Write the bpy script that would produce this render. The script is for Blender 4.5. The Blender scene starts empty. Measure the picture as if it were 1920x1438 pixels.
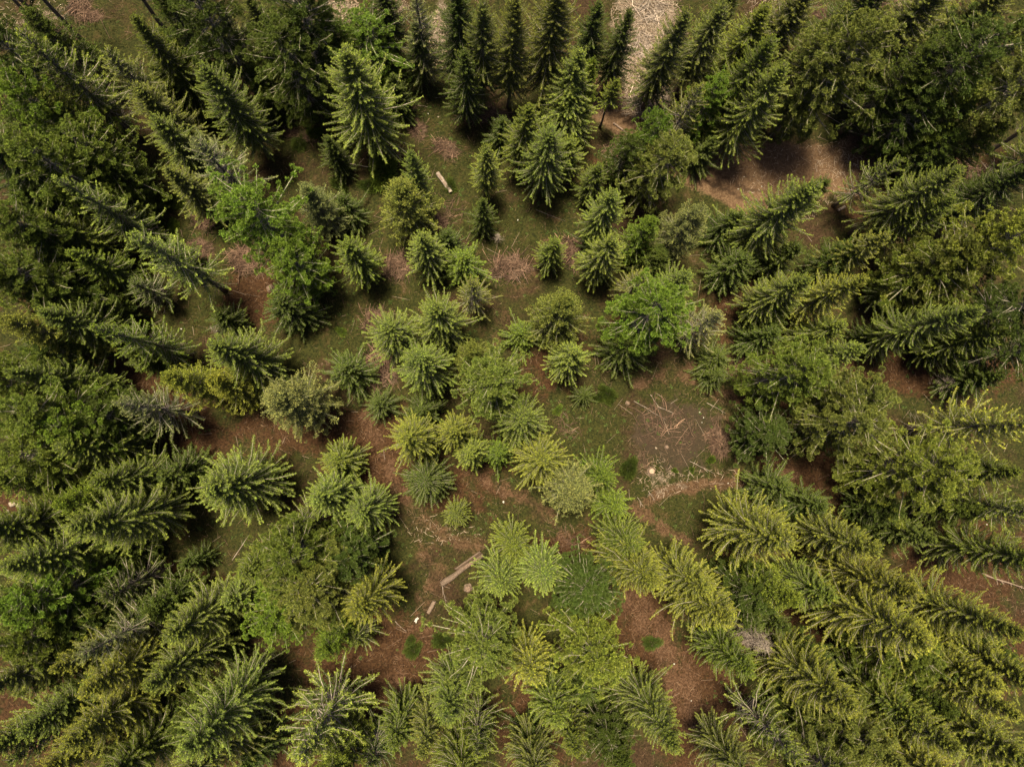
import bpy, math, random
import numpy as np
from mathutils import Matrix, Vector
C = bpy.data.collections.new("forest")
bpy.context.scene.collection.children.link(C)
SC = bpy.context.scene

# ------------------------------------------------------------------ camera
F_PX, CX, CY = 1350.0, 960.0, 719.0          # focal length and centre in photo pixels (1920 x 1438)
NX, NY = 905.0, 835.0                         # where the verticals meet: the point straight below
CAMH = 70.0
up_c = Vector((CX - NX, NY - CY, F_PX)).normalized()
y_c = (Vector((0, 1, 0)) - up_c * up_c.y).normalized()
x_c = y_c.cross(up_c)
ROT = Matrix((x_c, y_c, up_c))               # camera -> world
cam = bpy.data.cameras.new("camera")
cam.sensor_width = 36.0; cam.lens = 36.0 * F_PX / 1920.0
cam.clip_start = 0.5; cam.clip_end = 2000.0
co = bpy.data.objects.new("camera", cam); C.objects.link(co)
co.matrix_world = Matrix.Translation((0, 0, CAMH)) @ ROT.to_4x4()
SC.camera = co

# ------------------------------------------------------------------ light
SUN_EL, SUN_AZ = 79.0, -35.0                   # azimuth measured from +Y (picture top) towards +X (right)
w = bpy.data.worlds.new("World"); SC.world = w; w.use_nodes = True
nt = w.node_tree; bg = nt.nodes["Background"]
sky = nt.nodes.new("ShaderNodeTexSky"); sky.sky_type = 'NISHITA'; sky.sun_disc = False
sky.sun_elevation = math.radians(SUN_EL); sky.sun_rotation = math.radians(SUN_AZ)
sky.air_density = 1.0; sky.dust_density = 4.0
nt.links.new(sky.outputs[0], bg.inputs[0]); bg.inputs[1].default_value = 0.05
sl = bpy.data.lights.new("sun", 'SUN'); sl.energy = 5.0; sl.angle = math.radians(10); sl.color = (1.0, 0.90, 0.64)
so = bpy.data.objects.new("sun", sl); C.objects.link(so)
a, e = math.radians(SUN_AZ), math.radians(SUN_EL)
sd = Vector((math.sin(a) * math.cos(e), math.cos(a) * math.cos(e), math.sin(e)))
so.rotation_euler = sd.to_track_quat('Z', 'Y').to_euler()
SC.view_settings.view_transform = 'Standard'
SC.view_settings.look = 'None'
SC.view_settings.exposure = 1.45
SC.view_settings.gamma = 1.0
SC.render.engine = 'CYCLES'
SC.cycles.max_bounces = 4; SC.cycles.diffuse_bounces = 2; SC.cycles.transmission_bounces = 3

# ------------------------------------------------------------------ helpers
def ter(x, y):                                # gentle ground relief
    return (0.35 * np.sin(x * 0.11 + 1.3) * np.cos(y * 0.09 - .4) + 0.16 * np.sin(x * 0.37 + y * 0.21)
            + 0.10 * np.cos(y * 0.53 - x * 0.17 + 2.0))

def at(px, py, z=0.0):                        # photo pixel -> world point at height z above the ground
    d = ROT @ Vector(((px - CX) / F_PX, -(py - CY) / F_PX, -1.0))
    x = y = 0.0; zz = z
    for _ in range(4):
        t = (zz - CAMH) / d.z
        x, y = d.x * t, d.y * t
        zz = z + float(ter(x, y))
    return x, y

def tag(o, label=None, cat=None, group=None, kind=None):
    if label: o['label'] = label
    if cat: o['category'] = cat
    if group: o['group'] = group
    if kind: o['kind'] = kind
    return o

def mesh_obj(name, verts, faces_flat, counts, mats, mat_idx=None, attrs=None, smooth=False):
    me = bpy.data.meshes.new(name)
    verts = np.asarray(verts, np.float32).reshape(-1, 3)
    ff = np.asarray(faces_flat, np.int32).ravel(); cn = np.asarray(counts, np.int32)
    me.vertices.add(len(verts)); me.vertices.foreach_set("co", verts.ravel())
    me.loops.add(len(ff)); me.loops.foreach_set("vertex_index", ff)
    st = np.concatenate([[0], np.cumsum(cn)[:-1]]).astype(np.int32)
    me.polygons.add(len(cn)); me.polygons.foreach_set("loop_start", st)
    if mat_idx is not None: me.polygons.foreach_set("material_index", np.asarray(mat_idx, np.int32))
    for m in mats: me.materials.append(m)
    if attrs:
        for k, v in attrs.items():
            at_ = me.attributes.new(k, 'FLOAT', 'POINT'); at_.data.foreach_set("value", np.asarray(v, np.float32))
    me.update(calc_edges=True)
    if smooth: me.polygons.foreach_set("use_smooth", np.ones(len(cn), bool))
    return me

def link(name, me, parent=None, loc=(0, 0, 0), rz=0.0):
    o = bpy.data.objects.new(name, me); C.objects.link(o)
    if parent is not None: o.parent = parent
    o.location = loc; o.rotation_euler = (0, 0, rz)
    return o

class MB:                                     # polygon collector
    def __init__(s): s.v = []; s.f = []; s.c = []; s.m = []; s.a = []; s.n = 0
    def add(s, verts, faces, mat=0, att=0.0):
        s.v.append(np.asarray(verts, float).reshape(-1, 3))
        for q in faces: s.f.extend([i + s.n for i in q]); s.c.append(len(q)); s.m.append(mat)
        k = len(s.v[-1]); s.a.append(np.full(k, att)); s.n += k
    def add_tris(s, V, mat, att):             # V: (n,3,3)
        n = len(V); 
        if n == 0: return
        s.v.append(V.reshape(-1, 3)); s.f.extend((np.arange(3 * n) + s.n).tolist()); s.c.extend([3] * n); s.m.extend([mat] * n)
        s.a.append(np.repeat(att, 3)); s.n += 3 * n
    def tube(s, pts, rad, sides=4, mat=0, att=0.0, cap=True, jit=0.0, rnd=None, squash=None):
        pts = np.asarray(pts, float); n = len(pts)
        if np.isscalar(rad): rad = [rad] * n
        rings = []
        t0 = pts[-1] - pts[0]; t0 = t0 / (np.linalg.norm(t0) + 1e-9)
        ref = np.array([0, 0, 1.0]) if abs(t0[2]) < .9 else np.array([1.0, 0, 0])
        for i in range(n):
            t = pts[min(i + 1, n - 1)] - pts[max(i - 1, 0)]; t = t / (np.linalg.norm(t) + 1e-9)
            u = np.cross(t, ref); u /= np.linalg.norm(u) + 1e-9; vv = np.cross(u, t)
            an = np.arange(sides) / sides * 2 * np.pi
            rr = rad[i] * (1 + (jit * rnd.uniform(-1, 1, sides) if jit else 0))
            rings.append(pts[i] + (np.cos(an) * rr)[:, None] * u + (np.sin(an) * rr)[:, None] * vv)
        V = np.concatenate(rings); fs = []
        for i in range(n - 1):
            for k in range(sides):
                a_, b_ = i * sides + k, i * sides + (k + 1) % sides
                fs.append((a_, b_, b_ + sides, a_ + sides))
        if cap: fs.append(tuple(range(sides - 1, -1, -1))); fs.append(tuple((n - 1) * sides + k for k in range(sides)))
        s.add(V, fs, mat, att)
    def mesh(s, name, mats, smooth=False):
        return mesh_obj(name, np.concatenate(s.v), s.f, s.c, mats, s.m, {'tone': np.concatenate(s.a)}, smooth)

# ------------------------------------------------------------------ materials
def newmat(name):
    m = bpy.data.materials.new(name); m.use_nodes = True
    n = m.node_tree; n.nodes.clear(); return m, n, n.nodes, n.links
def nd(ns, t, **kw):
    x = ns.new(t)
    for k, v in kw.items(): setattr(x, k, v)
    return x
def mixc(ns, ln, f, a_, b_, mode='MIX'):
    x = nd(ns, "ShaderNodeMix", data_type='RGBA', blend_type=mode)
    for sock, val in ((0, f), (6, a_), (7, b_)):
        if isinstance(val, (int, float)): x.inputs[sock].default_value = val
        elif isinstance(val, tuple): x.inputs[sock].default_value = (*val, 1.0)
        else: ln.new(val, x.inputs[sock])
    return x.outputs[2]
def math_(ns, ln, op, a_, b_=None, clamp=False):
    x = nd(ns, "ShaderNodeMath", operation=op); x.use_clamp = clamp
    for i, val in enumerate((a_, b_)):
        if val is None: continue
        if isinstance(val, (int, float)): x.inputs[i].default_value = val
        else: ln.new(val, x.inputs[i])
    return x.outputs[0]
def ramp(ns, ln, fac, lo, hi):
    x = nd(ns, "ShaderNodeMapRange"); x.interpolation_type = 'SMOOTHSTEP'
    ln.new(fac, x.inputs[0]); x.inputs[1].default_value = lo; x.inputs[2].default_value = hi
    return x.outputs[0]
def noise(ns, ln, scale, detail=4, rough=.6, vec=None):
    x = nd(ns, "ShaderNodeTexNoise"); x.inputs['Scale'].default_value = scale
    x.inputs['Detail'].default_value = detail; x.inputs['Roughness'].default_value = rough
    if vec is not None: ln.new(vec, x.inputs['Vector'])
    return x.outputs[0]

def needle_mat():
    m, n, ns, ln = newmat("needles")
    out = nd(ns, "ShaderNodeOutputMaterial"); oi = nd(ns, "ShaderNodeObjectInfo")
    at_ = nd(ns, "ShaderNodeAttribute", attribute_name="tone")
    geo = nd(ns, "ShaderNodeNewGeometry")
    # young shoots: yellower and paler than the old needles of the same tree
    young = mixc(ns, ln, 1.0, oi.outputs['Color'], (6.6, 5.4, 3.6), 'MULTIPLY')
    fac = math_(ns, ln, 'MULTIPLY', math_(ns, ln, 'POWER', math_(ns, ln, 'MAXIMUM', at_.outputs['Fac'], 0.0), 1.5), oi.outputs['Alpha'], True)
    col = mixc(ns, ln, fac, oi.outputs['Color'], young)
    rv = nd(ns, "ShaderNodeHueSaturation")
    tc = nd(ns, "ShaderNodeTexCoord")
    nz = noise(ns, ln, 1.3, 3, .6, tc.outputs['Object'])
    rr = geo.outputs['Random Per Island']
    v = math_(ns, ln, 'ADD', math_(ns, ln, 'MULTIPLY', rr, 0.8), 0.6)
    v2 = math_(ns, ln, 'MULTIPLY', v, math_(ns, ln, 'ADD', math_(ns, ln, 'MULTIPLY', nz, 0.9), 0.55))
    ln.new(v2, rv.inputs['Value'])
    ln.new(math_(ns, ln, 'ADD', math_(ns, ln, 'MULTIPLY', nz, 0.05), 0.475), rv.inputs['Hue'])
    ln.new(col, rv.inputs['Color'])
    df = nd(ns, "ShaderNodeBsdfPrincipled"); ln.new(rv.outputs[0], df.inputs['Base Color'])
    df.inputs['Roughness'].default_value = 0.62; df.inputs['Specular IOR Level'].default_value = 0.10
    tr = nd(ns, "ShaderNodeBsdfTranslucent"); ln.new(rv.outputs[0], tr.inputs['Color'])
    mx = nd(ns, "ShaderNodeMixShader"); mx.inputs[0].default_value = 0.10
    ln.new(df.outputs[0], mx.inputs[1]); ln.new(tr.outputs[0], mx.inputs[2]); ln.new(mx.outputs[0], out.inputs[0])
    return m

def wood_mat(name, c0, c1, scale=6.0, rough=.85, bump=.3):
    m, n, ns, ln = newmat(name)
    out = nd(ns, "ShaderNodeOutputMaterial"); tc = nd(ns, "ShaderNodeTexCoord")
    at_ = nd(ns, "ShaderNodeAttribute", attribute_name="tone")
    nz = noise(ns, ln, scale, 6, .7, tc.outputs['Object'])
    f = ramp(ns, ln, nz, .32, .68)
    col = mixc(ns, ln, f, c0, c1)
    hv = nd(ns, "ShaderNodeHueSaturation"); ln.new(col, hv.inputs['Color'])
    ln.new(math_(ns, ln, 'ADD', at_.outputs['Fac'], 1.0), hv.inputs['Value'])
    b = nd(ns, "ShaderNodeBsdfPrincipled"); ln.new(hv.outputs[0], b.inputs['Base Color']); b.inputs['Roughness'].default_value = rough
    b.inputs['Specular IOR Level'].default_value = .2
    if bump:
        bp = nd(ns, "ShaderNodeBump"); bp.inputs['Strength'].default_value = bump; bp.inputs['Distance'].default_value = .05
        ln.new(nz, bp.inputs['Height']); ln.new(bp.outputs[0], b.inputs['Normal'])
    ln.new(b.outputs[0], out.inputs[0]); return m

M_NEEDLE = needle_mat()
M_BARK = wood_mat("bark", (.055, .038, .030), (.15, .115, .09), 9)
M_TWIG = wood_mat("twig_bark", (.13, .10, .08), (.30, .25, .21), 5, bump=0)
M_DEAD = wood_mat("weathered_wood", (.12, .088, .07), (.30, .24, .20), 4, bump=0)
M_BRUSH = wood_mat("brushwood", (.038, .020, .013), (.135, .082, .056), 1.5, bump=0)
M_CUT = wood_mat("split_wood", (.15, .095, .065), (.33, .235, .17), 9)
M_LOGBARK = wood_mat("log_bark", (.055, .036, .027), (.20, .14, .105), 14)
M_STONE = wood_mat("stone", (.13, .10, .072), (.27, .215, .16), 8)
M_PALE = wood_mat("pale_stone", (.22, .20, .165), (.46, .43, .385), 10)
M_ROTCUT = wood_mat("weathered_split_wood", (.045, .028, .02), (.19, .125, .09), 14)

# ------------------------------------------------------------------ conifer generator
def unit(v): return v / (np.linalg.norm(v, axis=-1, keepdims=True) + 1e-9)

def conifer(seed, style):
    """one tree, 16 m tall and crown radius 2.4 m nominal, scaled when placed; returns (trunk mesh, crown mesh)"""
    r = np.random.RandomState(seed)
    P = dict(H=16.0, R=2.4, base=.22, gap=.40, nb=6, prof=.72, e_top=42, e_low=-10, bare=.22, blen=.34, bgap=.15,
             dens=1.0, fan=0, clump=0, side=.12, npe=2, spr=.75, jit=.16, el=.15, dead=.1, tw=.020, curl=.30, dome=0, droop=.15)
    P.update(style); H, R = P['H'], P['R']
    T = MB(); K = MB()
    nseg = 14; zz = np.linspace(0, H * (1 if not P['dome'] else .97), nseg)
    wob = np.cumsum(r.normal(0, .035, (nseg, 2)), 0); wob -= np.outer(zz / H, wob[-1]); wob[0] = 0
    pts = np.column_stack([wob, zz])
    rad = .21 * (1 - zz / H) ** .9 + .012; rad[0] = .30
    rad[1] = rad[1] * 1.02
    T.tube(pts, rad, 8, 0, 0.0, jit=.08, rnd=r)
    axis = lambda z: np.array([np.interp(z, zz, pts[:, 0]), np.interp(z, zz, pts[:, 1]), z])
    zb = H * P['base']
    # dead lower limbs on the trunk
    nd_ = int(P['dead'] * 60)
    for i in range(nd_):
        z = r.uniform(H * .10, zb + (H - zb) * .25); az = r.uniform(0, 2 * np.pi); L = r.uniform(.5, 1.7) * R / 2.4
        d = np.array([np.cos(az), np.sin(az), r.uniform(-.35, .1)])
        o = axis(z); q = [o, o + d * L * .5, o + d * L + np.array([r.normal(0, .1), r.normal(0, .1), r.uniform(-.2, .25)])]
        T.tube(q, [.018, .012, .005], 3, 1, r.uniform(-.2, .2), cap=False)
        for j in range(3):
            s0 = q[1] + (q[2] - q[1]) * r.uniform(0, .8); T.tube([s0, s0 + r.normal(0, .18, 3) + d * .2], [.008, .003], 3, 1, 0, cap=False)
    trs, tone = [], []
    def elems(c, d, n_per, le, w, tn, spread=.75):
        """needle sprays at points c (n,3) heading d (n,3)"""
        n = len(c)
        if n == 0: return
        c = np.repeat(c, n_per, 0); d = np.repeat(d, n_per, 0); tn = np.repeat(tn, n_per)
        m = len(c)
        dd = unit(d + r.normal(0, spread * .55, (m, 3)) * np.array([1, 1, .75]) + np.array([0, 0, .12]))
        side = unit(np.cross(dd, unit(np.array([0, 0, 1.0]) + r.normal(0, .45, (m, 3)))))
        ll = (le * r.uniform(.65, 1.35, m))[:, None]; ww = w * r.uniform(.7, 1.3, m)[:, None]
        a0 = c + r.normal(0, .02, (m, 3))
        V = np.stack([a0 - side * ww, a0 + side * ww, a0 + dd * ll], 1)
        trs.append(V); tone.append(np.clip(tn + r.normal(0, .16, m), 0, 1.2))
    z = zb
    while z < H - .12:
        t = (H - z) / (H - zb)
        if P['dome']: prof = (1 - (1 - min(t / P['dome'], 1)) ** 2) ** .55 * (1 - .25 * max(0, t - .6) / .4)
        else: prof = t ** P['prof'] * (1 - .18 * max(0, t - .75) / .25)
        prof *= 1 + .18 * math.sin(z * 2.1 + seed)
        nb = max(3, int(round(P['nb'] * (.7 + .5 * t)))); a0 = r.uniform(0, 6.28)
        for k in range(nb):
            if r.rand() < P.get('skip', .06): continue
            az = a0 + 2 * np.pi * k / nb + r.normal(0, .34)
            L = R * prof * (1 + r.normal(0, P['jit'])) * (1.13 if r.rand() < .10 else (.6 if r.rand() < .12 else 1)) + .12
            z0 = z + r.uniform(-.5, .5) * P['gap']
            if z0 > H - .1: continue
            e0 = math.radians(P['e_low'] + (P['e_top'] - P['e_low']) * (1 - t) ** 1.3 + r.normal(0, 6))
            hd = np.array([math.cos(az), math.sin(az), 0]); o = axis(z0)
            S = np.linspace(0, 1, 8)
            lift = math.tan(e0) * S - P['droop'] * t * 2.2 * S ** 2 * .6 + P['curl'] * S ** 3.5
            wv = np.cumsum(r.normal(0, .018, 8)) * L; sv = np.array([-hd[1], hd[0], 0])
            pl = o + (S * L * math.cos(e0))[:, None] * hd + (lift * L * .8)[:, None] * np.array([0, 0, 1.0]) + wv[:, None] * sv
            K.tube(pl[[0, 2, 4, 6, 7]], np.array([1.5, 1.15, .8, .5, .3]) * P['tw'] * (.4 + .6 * L / R), 3, 1, r.uniform(-.15, .25), cap=False)
            tg = unit(np.gradient(pl, axis=0))
            # branchlets
            sb = P['bare'] * (.4 + .6 * t)
            nbl = max(2, int((1 - sb) * L / P['bgap']))
            sj = np.linspace(sb, .99, nbl) + r.normal(0, .025, nbl); sj = np.clip(sj, 0, 1)
            sj = np.repeat(sj, 2); sg = np.tile([1, -1], nbl)
            b0 = np.stack([np.interp(sj, S, pl[:, i]) for i in range(3)], 1)
            bt = unit(np.stack([np.interp(sj, S, tg[:, i]) for i in range(3)], 1))
            bs = unit(np.cross(bt, np.array([0, 0, 1.0]))) * sg[:, None]
            fwd = r.uniform(.5, .95, len(sj)) if not P['fan'] else r.uniform(.35, 1.3, len(sj))
            bd = unit(bt * fwd[:, None] + bs * .85 + np.array([0, 0, -P['droop']]) + r.normal(0, .12, (len(sj), 3)))
            if P['fan']: bl = P['blen'] * (.55 + .9 * np.sin(np.pi * np.clip((sj - sb) / (1 - sb) * .82 + .1, 0, 1))) * r.uniform(.7, 1.25, len(sj)) * min(1, .35 + L / R)
            else:
                bl = P['blen'] * (1.06 - sj) ** .6 * (.55 + .45 * L / R) * r.uniform(.6, 1.3, len(sj))
                bl = np.where(r.rand(len(sj)) < P['side'], bl * 2.1, bl)
            step = .085 / P['dens']
            ne = np.maximum(1, (bl / step).astype(int)); idx = np.repeat(np.arange(len(sj)), ne)
            u = (np.arange(len(idx)) - np.repeat(np.cumsum(ne) - ne, ne) + .5) / np.repeat(ne, ne)
            cpt = b0[idx] + bd[idx] * (bl[idx] * u)[:, None] + np.array([0, 0, -1.0]) * (P['droop'] * .5 * bl[idx] * u ** 2)[:, None]
            if P['fan']: cpt[:, 2] += -.30 * (bl[idx] * u) ** 1.3 + .05
            tn = np.clip((u - .45) * 1.5, 0, 1) * .75 + np.clip((sj[idx] - .62) * 2.2, 0, 1) * .55
            elems(cpt, bd[idx], P['npe'], P['el'], P['el'] * .23, tn, P['spr'])
            if P['clump']:
                nc = max(1, int(round(P['cn'] * (.35 + .65 * L / R)))); sc_ = np.clip(1 - r.rand(nc) ** 1.6 * .62, .25, 1)
                cc_ = np.stack([np.interp(sc_, S, pl[:, i]) for i in range(3)], 1); ct = np.stack([np.interp(sc_, S, tg[:, i]) for i in range(3)], 1)
                cs = unit(np.cross(ct, np.array([0, 0, 1.0]))); off = r.normal(0, .20, nc) * min(1, L); cc_ = cc_ + cs * off[:, None] + np.stack([np.zeros(nc), np.zeros(nc), r.normal(0, .10, nc)], 1)
                ax_ = unit(ct * .55 + cs * off[:, None] * 1.5 + np.array([0, 0, .55])); ne_ = P['ce']; rc = P['clump'] * r.uniform(.7, 1.3, nc)
                A_ = np.repeat(ax_, ne_, 0); dv = unit(r.normal(0, 1, (nc * ne_, 3))); dv = unit(dv + A_ * .9); q_ = r.uniform(.25, 1, nc * ne_) ** .7
                pc = np.repeat(cc_, ne_, 0) + dv * (q_ * np.repeat(rc, ne_))[:, None] * np.array([1, 1, .7])
                elems(pc, dv, 1, P['el'], P['el'] * .26, np.clip((q_ - .55) * 1.9, 0, 1), .6)
            ns_ = max(2, int((1 - sb) * L / .06)); ss = np.linspace(sb, 1, ns_)
            c2 = np.stack([np.interp(ss, S, pl[:, i]) for i in range(3)], 1); t2 = np.stack([np.interp(ss, S, tg[:, i]) for i in range(3)], 1)
            elems(c2, t2, 2, P['el'], P['el'] * .24, np.clip((ss - .5) * 1.8, 0, 1))
        z += P['gap'] * (.55 + .45 * t)
    # leader
    top = axis(H - .4); cz = np.linspace(0, .38, 8)
    cc = top + cz[:, None] * np.array([0, 0, 1.0]); elems(cc, np.tile([0, 0, 1.0], (8, 1)), 4, .13, .03, np.full(8, .8), 1.3)
    V = np.concatenate(trs); K.add_tris(V, 0, np.concatenate(tone))
    return T.mesh("trunk", [M_BARK, M_TWIG], True), K.mesh("crown", [M_NEEDLE, M_TWIG])

def dead_tree(seed, H=16.0, R=2.4, step=.4):
    r = np.random.RandomState(seed); T = MB(); K = MB()
    T.tube([(0, 0, 0), (.05, .02, H * .5), (0, 0, H)], [.2, .12, .015], 7, 0, 0, jit=.05, rnd=r)
    z = H * .3
    while z < H:
        t = (H - z) / (H * .7)
        for k in range(5):
            az = r.uniform(0, 6.28); L = R * t ** .6 * r.uniform(.5, 1.1); d = np.array([math.cos(az), math.sin(az), r.uniform(-.1, .5)])
            o = np.array([0, 0, z]); q = [o, o + d * L * .5, o + d * L + np.array([0, 0, .12 * L])]
            K.tube(q, [.03, .02, .008], 3, 0, r.uniform(-.2, .2), cap=False)
            for j in range(7):
                f = r.uniform(.15, 1); s0 = o + (q[2] - o) * f; sd_ = d * .3 + r.normal(0, .32, 3)
                e_ = s0 + sd_; K.tube([s0, e_], [.012, .004], 3, 0, r.uniform(-.2, .2), cap=False)
                for _ in range(2):
                    f2 = s0 + (e_ - s0) * r.uniform(.3, 1); K.tube([f2, f2 + sd_ * .3 + r.normal(0, .12, 3)], [.007, .003], 3, 0, 0, cap=False)
        z += step
    return T.mesh("trunk", [M_DEAD]), K.mesh("branches", [M_DEAD])

STY = {
 'S': dict(blen=.165, bgap=.058, gap=.37, nb=9, bare=.16, e_low=-20, e_top=38, el=.092, jit=.22, tw=.022, curl=.26, droop=.16, prof=.66, side=.38, npe=3, spr=1.0),
 'Z': dict(R=3.0, blen=.175, bgap=.056, gap=.315, nb=10, bare=.15, e_low=-18, e_top=38, el=.086, jit=.22, tw=.024, curl=.30, droop=.17, prof=.68, side=.38, npe=3, spr=1.0),
 'L': dict(bare=.40, blen=.20, nb=6, gap=.55, tw=.034, dens=.9, e_low=0, e_top=50, curl=.35, jit=.26, dead=.4, bgap=.085, side=.22, el=.11),
 'O': dict(prof=.62, nb=8, gap=.42, blen=.17, bgap=.10, bare=.25, e_low=-4, droop=.2, jit=.18, clump=.14, cn=6, ce=20, el=.10, side=.2),
 'F': dict(dome=.6, blen=.15, bgap=.12, gap=.48, nb=8, bare=.35, e_low=-12, e_top=45, el=.088, droop=.14, curl=.05, jit=.28, skip=.18, tw=.028, clump=.195, cn=5, ce=88),
 'Y': dict(base=.04, prof=.66, gap=.48, nb=8, e_low=0, e_top=48, bare=.1, blen=.20, dead=0, jit=.36, el=.115, bgap=.08, side=.4, npe=3, spr=1.1),
 'P': dict(base=.55, R=2.0, dead=.3, blen=.20, bgap=.08),
 'B': dict(bare=.14, base=.30, dead=.6, blen=.20, bgap=.075, nb=6, gap=.52, e_low=2, e_top=42, curl=.2, jit=.22, el=.105, tw=.026),
 'G': dict(dome=.5, base=.45, blen=.15, bgap=.12, gap=.46, nb=8, bare=.35, e_low=-10, e_top=40, el=.11, droop=.14, curl=.05, jit=.24, skip=.12, tw=.03, clump=.22, cn=5, ce=60),
}
NV = {'S': 8, 'Z': 8, 'L': 4, 'O': 5, 'F': 6, 'Y': 4, 'P': 1, 'B': 4, 'G': 2}
PROTO = {}
for i, (k, st) in enumerate(STY.items()):
    PROTO[k] = [conifer(100 * i + j + 7, dict(st, **({'dome': (.45, .8, .6, .95, .5, .7)[j]} if k == 'F' else {'prof': st.get('prof', .72) * (1, .85, 1.12, .93, 1.05, .8, 1.0, .9)[j],
                'e_low': st.get('e_low', -10) + (0, 6, -5, 10, 3, -3, 8, 0)[j], 'base': st.get('base', .22) * (1, 1.25, .8, 1.1, .9, 1.3, 1, .85)[j]}))) for j in range(NV[k])]
PROTO['D'] = [dead_tree(5)]; PROTO['d'] = [dead_tree(6, step=1.5)]

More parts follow.
